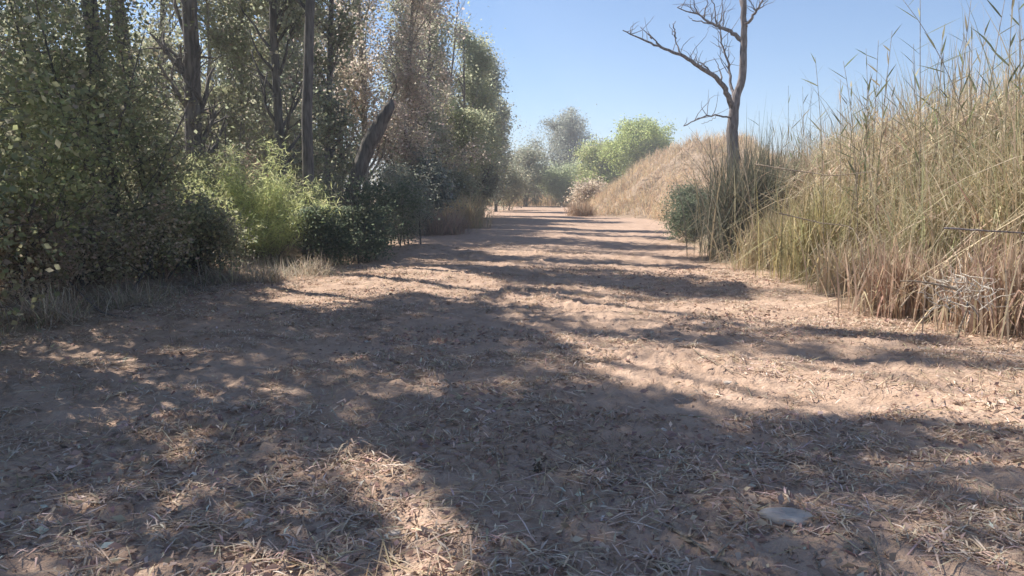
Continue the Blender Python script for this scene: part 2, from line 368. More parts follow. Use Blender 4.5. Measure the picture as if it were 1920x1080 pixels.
def cloud(rng, anc, n, sig):
    i = rng.integers(0, len(anc), n); s = rng.lognormal(0, .35, (n, 1)) * sig
    return anc[i] + np.clip(rng.normal(0, 1, (n, 3)), -1.9, 1.9) * s * np.array([1, 1, .8])
POP = [(5, (.22, .235, .11)), (3, (.28, .28, .135)), (1.5, (.32, .33, .17)), (.6, (.50, .49, .30)), (.9, (.29, .23, .15))]
OLV = [(4, (.21, .225, .13)), (3, (.26, .27, .16)), (1.5, (.34, .33, .20)), (1, (.28, .23, .16))]
PINK = [(4, (.46, .36, .28)), (3, (.54, .43, .33)), (2, (.36, .34, .20)), (1, (.62, .52, .41))]
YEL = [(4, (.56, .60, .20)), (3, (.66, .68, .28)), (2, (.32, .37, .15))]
GRB = [(4, (.17, .195, .14)), (3, (.21, .23, .175)), (1, (.3, .29, .22))]
DGR = [(5, (.075, .11, .06)), (3, (.11, .14, .075)), (1, (.17, .18, .10))]
def plant(name, x, y, label, cat, H, r0, base, reach, ang, n1, n2, n3, nl, sig, L, Wd, pal, seed, group=None, prune=True, bk=None,
          zr=None, crown='crown', stem='trunk', stems=1, droop=.3, up=.06, shape=.5, lean=(0, 0), zmin=1.6, lm=None):
    r = np.random.default_rng(seed); z = float(height(x, y))
    t = thing(name, (x, y, z), label, cat, group)
    tr, br, an, par = [], [], [], []
    for s in range(stems):
        ln = lean if stems == 1 else (lean[0] + r.normal(0, .28), lean[1] + r.normal(0, .28))
        a, b, c, pr = skeleton(r, H * (1 if stems == 1 else r.uniform(.7, 1.05)), r0, base, reach, ang, n1, n2, n3, ln, up=up, shape=shape)
        off = np.array([*(r.normal(0, .18 * (stems > 1), 2)), 0]); tr.append((a[0] + off, a[1])); par += [q_ + len(br) if q_ >= 0 else -1 for q_ in pr]; br += [(p + off, q) for p, q in b]; an.append(c + off)
    an = np.concatenate(an)
    # clumps: some twigs carry far more leaves than others
    wgt = r.random(len(an)) ** 1.6; wgt /= wgt.sum()
    an2 = an[r.choice(len(an), max(200, len(an)), p=wgt)]
    P = cloud(r, an2, nl, sig); P = P[P[:, 2] > .05]
    if prune:
        Wp = P + np.array([x, y, z]); P = P[keep(Wp, r, zmin)]
    if zr: P = P[P[:, 2] > zr]
    v, q, c = leaves(P, r, L, Wd, pal, droop)
    if prune:                                        # small twigs cut out where they would shade the planned sun patches
        mid = np.array([p[len(p) // 2] for p, q in br]) + np.array([x, y, z]); d = mid[:, 2] / TAN
        mk = lit_mask(mid[:, 0] + SH[0] * d, mid[:, 1] + SH[1] * d); kk = r.random(len(br))
        drop = (mk > .5) & (mid[:, 2] > 4.5) & (np.array([q[0] for p, q in br]) < .04) & (kk < .85) & (np.array(par) >= 0)
        for i_, p_ in enumerate(par):
            if p_ >= 0 and drop[p_]: drop[i_] = True
        br = [b_ for b_, g_ in zip(br, drop) if not g_]
    link(stem, tube_mesh(stem, tr, bk or BARK, 10), t)
    link('branches', tube_mesh('branches', br, bk or BARK, 4), t)
    link(crown, mesh(crown, v, q, lm or LEAF, c), t)
    return t
def px(u, Y): return (u - 960) / F * Y / cp * 1.0

# trunks of the left row (poplars); crowns above the frame
def pop(u, Y, r0, label, seed, H=15, base=.30, reach=2.4, nl=26000, bk=None, L=.10, lean=(0, 0), n1=26, ang=.75, **k):
    return plant('poplar_tree', px(u, Y), Y, label, 'tree', H, r0, base, reach, ang, n1, 6, 1, nl, .22, L, L * .75, k.pop('pal', POP), seed, bk=bk, lean=lean, **k)
pop(383, 16.5, .20, 'thick dark leafy trunk in the left tree row, left of the bright green shrub', 101, 15, .03, 1.5, nl=46000, n1=60, ang=.5, L=.085, zmin=2.2)
pop(583, 16, .135, 'straight grey bare trunk rising behind the bright green shrub', 102, 15, .36)
pop(536, 18, .12, 'dark upright trunk just left of the straight grey bare trunk', 103, 14, .10, 1.6, n1=44, pal=OLV, L=.085)
pop(617, 20, .10, 'slim brownish trunk just right of the straight grey bare trunk', 104, 14, .08, 1.5, n1=44, bk=BARKD, pal=OLV, L=.09)
pop(466, 21, .075, 'thin pale trunk standing above the reddish dead shrub', 105, 13, .12, 1.4, bk=BARKP, n1=44, pal=POP, L=.09)
pop(405, 20, .06, 'slender pale stem beside the thick dark leafy trunk', 106, 12, .12, 1.3, bk=BARKP, n1=44, L=.09)
# trees at the left edge and beyond it, whose crowns shade the foreground
for i, (x, y, H, rch) in enumerate([(-7.6, 9.6, 13, 3.4), (-9.2, 12.6, 14, 3.2), (-6.9, 6.2, 12, 3.6), (-8.6, 3.4, 12, 3.6), (-6.6, 12.4, 14, 2.8), (-8.0, 7.6, 12, 3.4), (-11, 16, 14, 3.2), (-7.1, 14.7, 16, 2.0), (-6.3, 7.9, 13, 3.2), (-7.4, 4.6, 12, 3.2)]):
    plant('broadleaf_tree', x, y, ['tall leafy tree at the left edge with sunlit yellow leaves low on its crown', 'leafy tree standing behind the tree at the left edge',
          'leafy tree beside the near left edge of the bed', 'leafy tree shading the near left bank', 'leafy tree between the left edge and the thick dark trunk',
          'tree between the left edge tree and the near bank tree', 'tree in the second row behind the thick dark trunk', 'tall narrow-crowned tree just left of the thick dark trunk', 'leafy tree leaning over the near bed from the left', 'leafy tree on the bank beside the viewer'][i], 'tree', H, .15, .30 if i < 7 else .42, rch, .95, 24, 7, 1, 11500, .26, .115, .088, POP, 120 + i)
# lower leafy shrubs making the dark wall at the left
for i, (u, Y, H, rch, lab, pal) in enumerate([
    (20, 9.6, 3.4, 1.3, 'leafy shrub with small yellow-green leaves at the left edge of the picture', [(4, (.24, .26, .10)), (2, (.34, .36, .14)), (1, (.46, .45, .22))]),
    (130, 11.2, 4.6, 1.5, 'tall dark leafy shrub next to the shrub at the left edge', POP),
    (235, 12.2, 5.2, 1.6, 'tallest dark leafy shrub in the middle of the left wall of foliage', POP),
    (320, 13.2, 4.6, 1.4, 'leafy shrub just left of the thick dark trunk', POP),
    (-60, 12.5, 5.0, 1.6, 'shrub half hidden behind the one at the left edge', POP),
    (-150, 6.6, 3.6, 1.5, 'leafy shrub on the near left bank', POP),
    (-330, 5.2, 3.2, 1.5, 'leafy shrub nearest to the viewer on the left bank', POP),
    (420, 17, 3.4, 1.3, 'grey-green shrub behind the bright green shrub', OLV)]):
    plant('leafy_shrub', px(u, Y), Y, lab, 'shrub', H, .035, .06, rch, .9, 9, 6, 1, 11500, .18, .066, .045, pal, 140 + i, stems=4, crown='foliage', stem='stems')
for i, (u, Y, H, rch, n, lab, pal) in enumerate([
    (60, 9.2, 1.3, .8, 9000, 'low brownish shrub under the left edge shrub', [(3, (.44, .34, .24)), (2, (.32, .30, .17)), (1, (.56, .45, .31))]),
    (185, 10.6, 1.4, .9, 9000, 'low dark bush at the foot of the tall dark leafy shrub', [(3, (.34, .32, .18)), (2, (.46, .37, .26))]),
    (300, 12.0, 1.3, .9, 9000, 'low dark bush left of the bright green shrub', POP),
    (395, 13.0, 1.2, .8, 9000, 'low grey-green bush touching the left side of the bright green shrub', OLV),
    (640, 15.5, 1.9, .9, 14000, 'dark green shrub at the foot of the leaning dead trunk', DGR),
    (700, 17.5, 1.9, 1.0, 14000, 'deep green rounded shrub right of the leaning dead trunk', DGR),
    (760, 21, 2.2, 1.2, 14000, 'grey-green shrub overhanging the left side of the bed', GRB),
    (600, 17.5, 2.4, .9, 10000, 'dark twiggy shrub between the bright green shrub and the leaning dead trunk', OLV)]):
    plant('low_shrub', px(u, Y), Y, lab, 'shrub', H, .022, .05, rch, 1.0, 7, 6, 1, n, .13, .05 + Y * .0006, .03 + Y * .0004, pal, 160 + i, stems=5, crown='foliage', stem='stems', zmin=1.2)
# bright shrub: long feathery leaves, catches the sun
def feather(u, Y, H, R, n, label, pal, seed, name='feathery_shrub', L=.16):
    r = np.random.default_rng(seed); x = px(u, Y); z = float(height(x, Y)); t = thing(name, (x, Y, z), label, 'shrub')
    st, an = [], []
    for k in range(46):
        P, d = path_grow(r, (*r.normal(0, .12, 2), -.05), (*r.normal(0, .55, 2), 1), H * r.uniform(.6, 1.05), 7, .10, -.05)
        P[:, :2] *= R; st.append((P, np.linspace(.012, .003, 8))); an.append(P[2:])
    an = np.concatenate(an); Pn = cloud(r, an, n, .11); Pn = Pn[Pn[:, 2] > .05]
    v, q, c = leaves(Pn, r, L, .014, pal, .15, updown=1.0)
    link('stems', tube_mesh('stems', st, BARKP, 4), t); link('foliage', mesh('foliage', v, q, LEAF, c), t); return t
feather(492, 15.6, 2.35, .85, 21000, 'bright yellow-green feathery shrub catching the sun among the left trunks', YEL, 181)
feather(440, 16.4, 2.1, 1.0, 12000, 'duller green feathery shrub behind the left half of the bright one', [(1, (.14, .18, .06)), (1, (.2, .22, .1))], 182)
feather(462, 17.5, 2.3, .45, 3500, 'reddish brown dead shrub standing behind the bright green shrub', [(1, (.26, .13, .09)), (1, (.36, .22, .16))], 183, 'dead_shrub', .09)

# leaning broken trunk with thin limbs
def sticks(name, label, cat, paths_parts, m, loc, group=None, sides=7):
    t = thing(name, loc, label, cat, group)
    for nm, ps in paths_parts: link(nm, tube_mesh(nm, ps, m, sides), t)
    return t
def wp(pts, Y0, jy=0, seed=0, origin=(0, 0, 0)):
    r = np.random.default_rng(seed); ctrl = np.array([at(u, v, Y0 + (dy[0] if dy else 0)) for u, v, *dy in pts]) 
    n = (len(ctrl) - 1) * 5 + 1; t = np.linspace(0, len(ctrl) - 1, n); o = np.stack([np.interp(t, range(len(ctrl)), ctrl[:, k]) for k in range(3)], 1)
    for _ in range(2): o[1:-1] = (o[:-2] + 2 * o[1:-1] + o[2:]) / 4
    o[1:-1] += r.normal(0, jy, (n - 2, 3)); return o - np.array(origin)
o0 = at(648, 420, 18); 
P1 = wp([(640, 430), (668, 330), (700, 255), (728, 205), (736, 188)], 18, .01, 1, o0)
P2 = wp([(672, 320), (690, 300, .3), (705, 262, .5), (716, 240, .6)], 18, .01, 2, o0)
P3 = wp([(690, 285), (735, 185, .2), (745, 150, .3), (722, 120, .3), (708, 60, .2), (712, 10, .2)], 18, .02, 3, o0)
P4 = wp([(735, 165, .2), (758, 120, .3), (775, 70, .5), (770, 20, .5)], 18, .02, 4, o0)
sticks('leaning_dead_trunk', 'dark broken trunk leaning to the right above the dark green shrubs', 'dead trunk',
       [('trunk', [(P1, np.interp(np.linspace(0, 1, len(P1)), [0, .5, .9, 1], [.15, .19, .11, .02]))]), ('limb', [(P2, np.linspace(.06, .04, len(P2)))]),
        ('branch', [(P3[:19], np.linspace(.022, .004, 19))])], BARK, tuple(o0))

# receding left row
for i, (u, Y, H, rch, base, nl, L, pal, bk, lab) in enumerate([
    (690, 24, 13, 2.3, .10, 20000, .085, PINK, BARKP, 'tall tree of pale pinkish dry twigs right of the leaning dead trunk'),
    (640, 27, 13, 2.3, .12, 18000, .09, PINK, BARKP, 'dry twiggy tree behind the leaning dead trunk'),
    (760, 27, 12, 2.2, .08, 20000, .09, PINK, BARKP, 'pinkish brown dry tree reaching out of the top of the picture'),
    (800, 31, 11.6, 2.4, .06, 24000, .10, OLV, BARK, 'greyish tree with a brown top next to the sky'),
    (770, 34, 9.0, 2.6, .05, 24000, .11, OLV, BARK, 'broad grey-green tree in the middle of the receding row'),
    (868, 37, 9.0, 2.9, .05, 26000, .11, [(4, (.27, .29, .14)), (3, (.35, .37, .18)), (1, (.45, .45, .24))], BARK, 'rounded olive green tree with a lit top against the sky'),
    (905, 48, 9.0, 2.5, .05, 18000, .13, GRB, BARK, 'hazy grey-green tree past the rounded olive green tree'),
    (930, 58, 7.6, 2.0, .05, 15000, .15, OLV, BARK, 'small hazy tree at the end of the left row'),
    (838, 39, 11.2, 2.8, .05, 26000, .12, [(4, (.30, .31, .15)), (3, (.38, .38, .19)), (1, (.44, .36, .24))], BARK, 'yellow-green crown filling the slope of the tree line below the brown top'),
    (893, 43, 9.4, 2.6, .05, 22000, .12, [(4, (.28, .30, .15)), (3, (.36, .38, .20))], BARK, 'olive tree between the rounded olive green tree and the hazy grey-green one'),
    (815, 35, 12.5, 2.5, .05, 22000, .11, PINK, BARKP, 'tall brownish tree whose top leaves the picture beside the sky'),
    (330, 25, 13, 2.6, .03, 24000, .11, POP, BARK, 'leafy tree far behind the thick dark trunk on its left'),
    (210, 23, 10, 2.8, .03, 24000, .11, OLV, BARKP, 'pale leafy tree glimpsed behind the dark wall of shrubs'),
    (90, 22, 10, 2.8, .03, 20000, .11, POP, BARK, 'leafy tree glimpsed behind the shrub at the left edge'),
    (500, 30, 13, 2.6, .03, 24000, .12, OLV, BARKP, 'pale leafy tree seen between the trunks of the left row'),
    (560, 34, 13, 2.8, .03, 24000, .13, POP, BARK, 'leafy tree far behind the straight grey bare trunk'),
    (430, 33, 13, 2.8, .03, 24000, .13, OLV, BARK, 'grey-green tree far behind the slender pale stem'),
    (840, 42, 8, 2.6, .05, 16000, .14, OLV, BARK, 'tree filling the gap behind the rounded olive green tree')]):
    plant('riverside_tree', px(u, Y), Y, lab, 'tree', H, .12, base, rch, .6, 26, 6, 2, int(nl * 1.35), .17 + Y * .003, L * 1.1, L * .62, pal, 200 + i, bk=bk, droop=.1, up=.12, prune=Y < 40, zmin=5.5, lm=LEAF_THIN)
for i, (u, Y, H, rch, nl, pal, lab) in enumerate([
    (800, 27, 2.6, 1.4, 12000, GRB, 'grey-green bush leaning over the fallen branches'),
    (850, 33, 2.6, 1.5, 12000, OLV, 'olive bush beside the tan grass clump on the left bank'),
    (900, 44, 3.2, 1.6, 12000, GRB, 'grey bush at the foot of the hazy tree'),
    (950, 62, 3.6, 2.2, 12000, OLV, 'pale olive bush left of the far bend'),
    (985, 78, 6.0, 3.4, 18000, OLV, 'light olive tree left of the grey far tree'),
    (1050, 96, 9.3, 5.4, 30000, GRB, 'grey-blue tree with open forks standing alone above the far bend'),
    (1010, 90, 4.0, 3.0, 12000, [(1, (.30, .36, .17)), (1, (.24, .29, .13))], 'fresh green bush below the grey-blue tree'),
    (1050, 80, 3.2, 3.2, 16000, [(1, (.32, .38, .18)), (1, (.26, .31, .14))], 'low fresh green bush in the middle of the far bend'),
    (1172, 74, 6.6, 5.6, 46000, [(3, (.28, .36, .07)), (2, (.36, .42, .10)), (1, (.19, .24, .05))], 'round yellow-green tree behind the sunlit grass bank'),
    (1118, 78, 5.4, 3.6, 26000, [(3, (.28, .35, .08)), (2, (.40, .38, .13))], 'small yellow-green tree joined to the left side of the round one'),
    (925, 86, 3.0, 2.8, 12000, OLV, 'olive brush closing the left side of the far bend'),
    (985, 92, 3.2, 3.0, 12000, [(1, (.34, .38, .19)), (1, (.28, .31, .15))], 'yellow-green brush at the very end of the bed'),
    (1085, 88, 3.4, 3.2, 14000, [(1, (.36, .40, .18)), (1, (.28, .32, .14))], 'yellow-green brush below the gap between the two far trees'),
    (1100, 58, 1.0, 1.9, 9000, [(1, (.54, .41, .27)), (1, (.42, .32, .21))], 'tan dry bush where the sunlit grass bank begins'),
    (1300, 80, 5.0, 3.0, 12000, OLV, 'bush showing behind the top of the sunlit grass bank')]):
    plant('distant_tree' if H > 4 else 'distant_bush', px(u, Y), Y, lab, 'tree' if H > 4 else 'shrub', H, .07 if H > 4 else .03, .02 if i != 5 else .25, rch, .75, 12, 6, 2, nl, .14 + Y * .0026, .07 + Y * .0013, .04 + Y * .0008,
          pal, 230 + i, stems=3, prune=False, crown='crown' if H > 4 else 'foliage', stem='trunk' if H > 4 else 'stems', up=.05, lm=LEAF_THIN)
# woodland behind the left row, reads as one mass
r = np.random.default_rng(60); Ps = []
for k in range(58):
    Y = r.uniform(30, 72); x = -Y * r.uniform(.17, .75) - 3; H = r.uniform(9, 15)
    if x > edge_l(Y) - 6: x = edge_l(Y) - 6 - r.uniform(0, 3)
    cc = np.stack([x + r.normal(0, 1.4, 60), Y + r.normal(0, 1.4, 60), r.uniform(.5, H, 60)], 1)
    Ps.append(cloud(r, cc, 3600, .5))
for k in range(30):
    x = r.uniform(-60, 70); Y = r.uniform(105, 135); H = r.uniform(3, 6.5)
    cc = np.stack([x + r.normal(0, 3, 50), Y + r.normal(0, 2, 50), 1 + r.uniform(.2, H, 50)], 1); Ps.append(cloud(r, cc, 2200, .8))
P = np.concatenate(Ps); P = P[keep(P, r, 5)]
v, q, c = leaves(P, r, .24, .17, [(3, (.22, .25, .12)), (3, (.28, .30, .16)), (2, (.38, .37, .22)), (1, (.36, .3, .22))], .1)
tag(link('woodland', mesh('woodland', v, q, LEAF_THIN, c)), 'pale green woodland closing the view behind the left tree row', 'woodland', kind='stuff')

# ------------------------------------------------------------------ far dry grass and the sunlit bank
fringe('bank_dry_grass', 'sunlit straw-coloured grass covering the bank on the right', 90000, lambda x, y: sm((x - edge_r(y) + .3) / .8) * (.45 + .55 * (fbm(x * .8, y * .8, 3) > .45)),
       lambda x, y: .25 + 1.1 * fbm(x * .9 + 9, y * .9, 2), [(5, (.62, .46, .27)), (3, (.54, .37, .21)), (2, (.74, .59, .37)), (1, (.38, .28, .18)), (.4, (.32, .29, .16))], 3.5, 26, 26, 85, .028, .3, .7, 1.2, seed=24)
fringe('bend_dry_grass', 'orange dry grass on the left and at the far bend of the bed', 34000, lambda x, y: np.maximum(sm((edge_l(y) + .2 - x) / .8) * sm((x - edge_l(y) + 5) / 1), sm((y - 76) / 3)) * (.5 + .5 * (fbm(x * .6, y * .6, 2) > .42)),
       lambda x, y: .6 + 1.0 * sm((y - 60) / 25), [(4, (.56, .38, .21)), (3, (.50, .38, .22)), (2, (.64, .49, .30)), (1, (.3, .28, .14))], -14, 12, 38, 100, .04, .25, .5, seed=25)
def tussock(u, Y, H, R, n, label, pal, seed, name='grass_clump', wd=.012, lean=.28, bend=.5, kink=.1, group=None, cat='grass clump', dx=0):
    r = np.random.default_rng(seed); x = px(u, Y) + dx; z = float(height(x, Y))
    P = np.concatenate([r.normal(0, R * .5, (n, 2)), np.zeros((n, 1))], 1)
    v, q, c = blades(P, r, H, wd, pal, lean, bend, kink=kink, seg=6)
    o = link(name, mesh(name, v, q, BLADE, c)); o.location = (x, Y, z - .02); return tag(o, label, cat, group)
for i, (u, Y, H, R_, n, lab) in enumerate([(415, 12.4, .45, .4, 260, 'dry weed clump in front of the low grey-green bush'), (515, 12.6, .40, .4, 260, 'pale dry weed clump at the foot of the bright green shrub'),
    (590, 13.6, .5, .4, 260, 'straw weed clump between the bright green shrub and the dark green one'), (90, 8.6, .5, .4, 260, 'brown weed clump at the left edge of the picture'), (230, 9.8, .45, .45, 260, 'brown weed clump under the tall dark leafy shrubs'),
    (690, 16.2, .45, .4, 260, 'bleached weed clump below the deep green rounded shrub')]):
    tussock(u, Y, H, R_, n, lab, [(3, (.46, .37, .27)), (2, (.6, .5, .37)), (1, (.3, .28, .16))], 340 + i, 'weed_clump', .010, .5, .7, .2, cat='weeds')
tussock(868, 31, 1.5, .9, 900, 'tan grass clump on the left edge of the bed', [(3, (.56, .43, .25)), (2, (.44, .38, .2))], 300, wd=.02)
tussock(835, 27, 1.1, .8, 700, 'brownish grass clump beside the fallen branches', [(3, (.42, .30, .22)), (2, (.52, .40, .28))], 301, wd=.016)
tussock(1088, 47, 1.1, .8, 600, 'russet grass clump at the foot of the sunlit bank', [(3, (.34, .22, .13)), (2, (.44, .3, .18))], 302, wd=.025)

# ------------------------------------------------------------------ right bank: bush, dead tree, reeds
plant('rounded_bush', px(1296, 23), 23, 'dark rounded bush casting a black shadow beside the bed', 'shrub', 1.75, .03, .04, 1.05, 1.0, 8, 7, 1, 26000, .13, .06, .03, DGR, 320, stems=6, prune=False, crown='foliage', stem='stems')
Yd = 19.0; o1 = at(1378, 440, Yd); o1[2] = float(height(o1[0], Yd)) - .1
tree = thing('dead_tree', tuple(o1), 'tall leafless tree rising out of the reeds on the right', 'tree')
tp = wp([(1379, 460), (1378, 330), (1374, 270), (1375, 205), (1392, 150), (1396, 80), (1394, 0), (1398, -90), (1390, -200)], Yd, .006, 5, o1); tp[0, 2] = 0; tp[1:-1, :2] += np.random.default_rng(9).normal(0, .012, (len(tp) - 2, 2))
link('trunk', tube_mesh('trunk', [(tp, np.interp(np.linspace(0, 1, len(tp)), [0, .12, .32, .4, .55, 1], [.20, .155, .14, .105, .09, .035]))], BARKD, 12), tree)
limbs = [
    ([(1374, 205), (1360, 165, -.2), (1345, 145, -.3), (1310, 125, -.5), (1275, 102, -.6), (1240, 90, -.7), (1205, 75, -.8), (1168, 57, -.9)], .075, 11,
     [[(1338, 145, -.3), (1318, 118, -.3), (1300, 112, -.2)], [(1275, 102, -.6), (1268, 75, -.5), (1255, 45, -.4)], [(1268, 72, -.5), (1262, 50, -.4), (1266, 40, -.4)], [(1240, 90, -.7), (1222, 70, -.7), (1200, 50, -.6)], [(1222, 72, -.7), (1215, 58, -.9)], [(1352, 150, -.3), (1350, 125, -.1), (1338, 108, 0)]]),
    ([(1393, 78), (1375, 62, .2), (1350, 50, .3), (1335, 45, .4), (1310, 28, .5), (1270, 14, .6)], .06, 12,
     [[(1345, 48, .3), (1340, 20, .3), (1330, -30, .3), (1325, -90, .2)], [(1335, 45, .4), (1300, 40, .6), (1290, 30, .7)], [(1350, 50, .3), (1355, 15, .5), (1352, -60, .6)], [(1310, 28, .5), (1300, 5, .5), (1290, -40, .4)], [(1320, 34, .5), (1328, 0, .3), (1318, -40, .2)]]),
    ([(1378, 190), (1370, 160, .3), (1366, 120, .5), (1352, 80, .6), (1350, 50, .7)], .045, 13, [[(1366, 120, .5), (1356, 95, .4), (1347, 85, .3)], [(1368, 140, .4), (1350, 110, .6), (1345, 60, .7)]]),
    ([(1396, 50), (1408, 38, -.2), (1420, 18, -.3), (1432, -5, -.4), (1445, -50, -.5)], .045, 14, [[(1420, 18, -.3), (1440, 5, -.2), (1455, -30, -.2)]]),
    ([(1374, 222), (1345, 216, -.5), (1315, 218, -.8), (1282, 236, -1)], .025, 15, [[(1345, 216, -.5), (1330, 226, -.4), (1315, 232, -.3)]]),
    ([(1395, 20), (1380, -30, .4), (1360, -90, .6)], .05, 16, [[(1385, -20, .4), (1370, -40, .2), (1350, -80, 0)]]),
    ([(1397, -60), (1420, -110, -.4), (1440, -170, -.6)], .05, 17, [[(1420, -110, -.4), (1450, -130, -.2), (1470, -160, 0)]])]
for ctrl, rr, sd, tw in limbs:
    lp = wp(ctrl, Yd, .012, sd, o1); L_ = link('limb', tube_mesh('limb', [(lp, np.linspace(rr, .012, len(lp)))], BARKD, 7), tree)
    tws = []; r = np.random.default_rng(sd)
    for k, c_ in enumerate(tw):
        pp = wp(c_, Yd, .015, sd * 10 + k, o1); tws.append((pp, np.linspace(rr * .33, .005, len(pp))))
    for k in range(22 if sd != 15 else 6):
        i = r.integers(len(lp) // 3, len(lp)); P, _ = path_grow(r, lp[i], (*r.normal(0, .7, 2), 1), r.uniform(.2, .95), 5, .28)
        tws.append((P, np.linspace(.010, .003, 6)))
    for tw_ in tws: link('twig', tube_mesh('twig', [tw_], BARKD, 4), L_)

REED = [(2, (.37, .32, .18)), (6, (.56, .46, .29)), (1, (.27, .27, .14)), (1.5, (.44, .33, .23)), (3, (.70, .59, .42))]
def reed_top(x, y):     # height of the reed bed over the ground
    return np.interp(x / np.maximum(y, 1) * F + 960, [1300, 1390, 1480, 1560, 1640, 1800, 1950, 2300], [1.2, 2.0, 2.3, 3.0, 3.3, 3.4, 3.7, 3.8])
fringe('reed_bed', 'dense olive and straw reed thicket covering the right bank', 52000, lambda x, y: sm((x - edge_r(y) - .15) / .6) * (y < 21 - 0 * x) * (.4 + .6 * (fbm(x * 1.1 + 50, y * 1.1, 3) > .45)),
       lambda x, y: reed_top(x, y) * (.45 + .5 * sm((x - edge_r(y)) / 1.6)) * (.75 + .4 * fbm(x * 1.4, y * 1.4 + 20, 2)), REED, 4.8, 15, 4.5, 21, .026, .13, .30, 1.1, 'reeds', 6, 26, .32)
fringe('reed_litter', 'brown drooping dead reeds along the foot of the thicket', 15000, lambda x, y: sm((x - edge_r(y) + .9 * fbm(x, y, 2)) / .9) * sm((edge_r(y) + 1.6 - x) / .8),
       lambda x, y: .25 + .9 * fbm(x * 1.2, y * 1.2, 2), [(1.5, (.46, .35, .26)), (5, (.58, .47, .33)), (2, (.42, .38, .24)), (3, (.70, .60, .45))], 3.8, 9, 4.5, 20, .014, .6, 1.1, 1.1, 'dead reeds', 6, 27, .4)
r = np.random.default_rng(28)
P = scatter(r, 38000, 4.6, 11, 4.5, 19, lambda x, y: sm((x - edge_r(y) - .05) / .5) * sm((edge_r(y) + 3.2 - x) / 1.5) * (.35 + .65 * (fbm(x * 1.3 + 9, y * 1.3, 3) > .47)), 1.1)
P[:, 2] += r.random(len(P)) ** .9 * reed_top(P[:, 0], P[:, 1]) * .72 * (.3 + .7 * sm((P[:, 0] - edge_r(P[:, 1])) / 1.2))
v, q, c = blades(P, r, .50, .024, [(3, (.44, .37, .22)), (4, (.60, .49, .33)), (1.5, (.30, .29, .15)), (1.5, (.46, .33, .23)), (2, (.74, .63, .47))], .6, 1.1, seg=5, tipdrop=.55, kink=.45)
tag(link('drooping_reed_leaves', mesh('drooping_reed_leaves', v, q, BLADE, c)), 'tangled drooping dead leaves filling the front of the reed thicket', 'dead reed leaves', kind='stuff')
P = scatter(r, 5200, 3.4, 9, 4.5, 20, lambda x, y: sm((x - edge_r(y) + 1.6 * fbm(x * .8 + 8, y * .8, 3)) / .6) * sm((edge_r(y) + .8 - x) / .6))
v, q, c = blades(P, r, .42, .012, [(4, (.68, .57, .43)), (3, (.56, .45, .32)), (1, (.78, .69, .56))], 1.3, .5, seg=4, tipdrop=.2)
hh = height(v[:, 0], v[:, 1]); v[:, 2] = hh + .008 + np.clip(v[:, 2] - hh, 0, .5) * .28
tag(link('fallen_reeds', mesh('fallen_reeds', v, q, LITTER, c)), 'pale dead stems lying matted on the sand below the reed thicket', 'fallen reeds', kind='stuff')
# distinct clumps in the thicket
for i, (u, Y, H, R, n, lab, pal, dx) in enumerate([
    (1402, 16.8, 2.7, .85, 1500, 'dark green reed clump hiding the foot of the leafless tree', [(3, (.10, .11, .07)), (2, (.17, .15, .10)), (.6, (.3, .25, .15))], .0),
    (1440, 14.5, 1.2, .6, 500, 'arching straw-coloured clump in front of the dark green reed clump', [(3, (.5, .41, .26)), (2, (.36, .3, .16))], 0),
    (1510, 12.5, 1.75, .7, 600, 'yellowish reed clump left of the cluster of tall canes', [(3, (.44, .37, .17)), (2, (.28, .25, .12))], .3),
    (1580, 11.0, 1.0, .35, 220, 'pale upright broken reeds in the middle of the thicket', [(1, (.62, .52, .36)), (1, (.48, .38, .24))], 0),
    (1690, 9.9, 2.1, .6, 520, 'tall green reed clump between the two groups of canes', [(3, (.36, .34, .18)), (3, (.54, .46, .29))], .5),
    (1790, 9.0, 2.3, .6, 520, 'tall olive reed clump below the leafy canes at the right', REED, .7),
    (1880, 8.6, 2.5, .6, 520, 'tallest green reed clump at the right edge of the picture', [(3, (.38, .36, .18)), (3, (.56, .48, .29))], .6),
    (1840, 7.8, 1.1, .5, 420, 'reddish brown clump low at the right edge', [(3, (.42, .29, .21)), (2, (.52, .40, .28))], .2),
    (1650, 9.2, 1.0, .5, 420, 'reddish brown clump left of the white dead twigs', [(3, (.42, .29, .2)), (2, (.54, .42, .29))], .2)]):
    tussock(u, Y, H, R, n, lab, pal, 330 + i, 'reed_clump', .02, .12, .3, .12, cat='reeds', dx=dx)
def cane(x, y, H, az, lean, bend, seed, nleaf=12, leafL=.42, r0=.009):
    """a stem path and its leaves, relative to origin"""
    r = np.random.default_rng(seed); t = np.linspace(0, 1, 14); h = np.array([math.cos(az), math.sin(az), 0])
    P = np.array([x, y, 0]) + h * (H * (lean * t + bend * t ** 2.3))[:, None] + np.array([0, 0, 1.]) * (H * (t - .35 * bend * t ** 2.5))[:, None]
    B = []
    for k in range(nleaf):
        f = .35 + .65 * (k + .5) / nleaf; p = np.array([np.interp(f, t, P[:, j]) for j in range(3)]); a = az + (k % 2) * math.pi + r.normal(0, .45)
        v, q, c = blades(p[None], r, leafL * (1.15 - .5 * f), .022, [(1, (.17, .19, .08)), (1, (.30, .26, .14)), (1, (.12, .14, .07))], .1, .1, az=np.array([a]), seg=4)
        # tilt the blade outwards: lay it at 40-60 degrees
        d = v - p; tl = r.uniform(.45, 1.1); hh = np.array([math.cos(a), math.sin(a), 0]); rad = d @ hh; zz = d[:, 2].copy()
        d = d - np.outer(rad, hh); d[:, 2] = zz * math.cos(tl) - rad * math.sin(tl) * .3; d = d + np.outer(rad + zz * math.sin(tl), hh)
        B.append((p + d, q, c))
    return (P, np.linspace(r0, .003, 14)), B
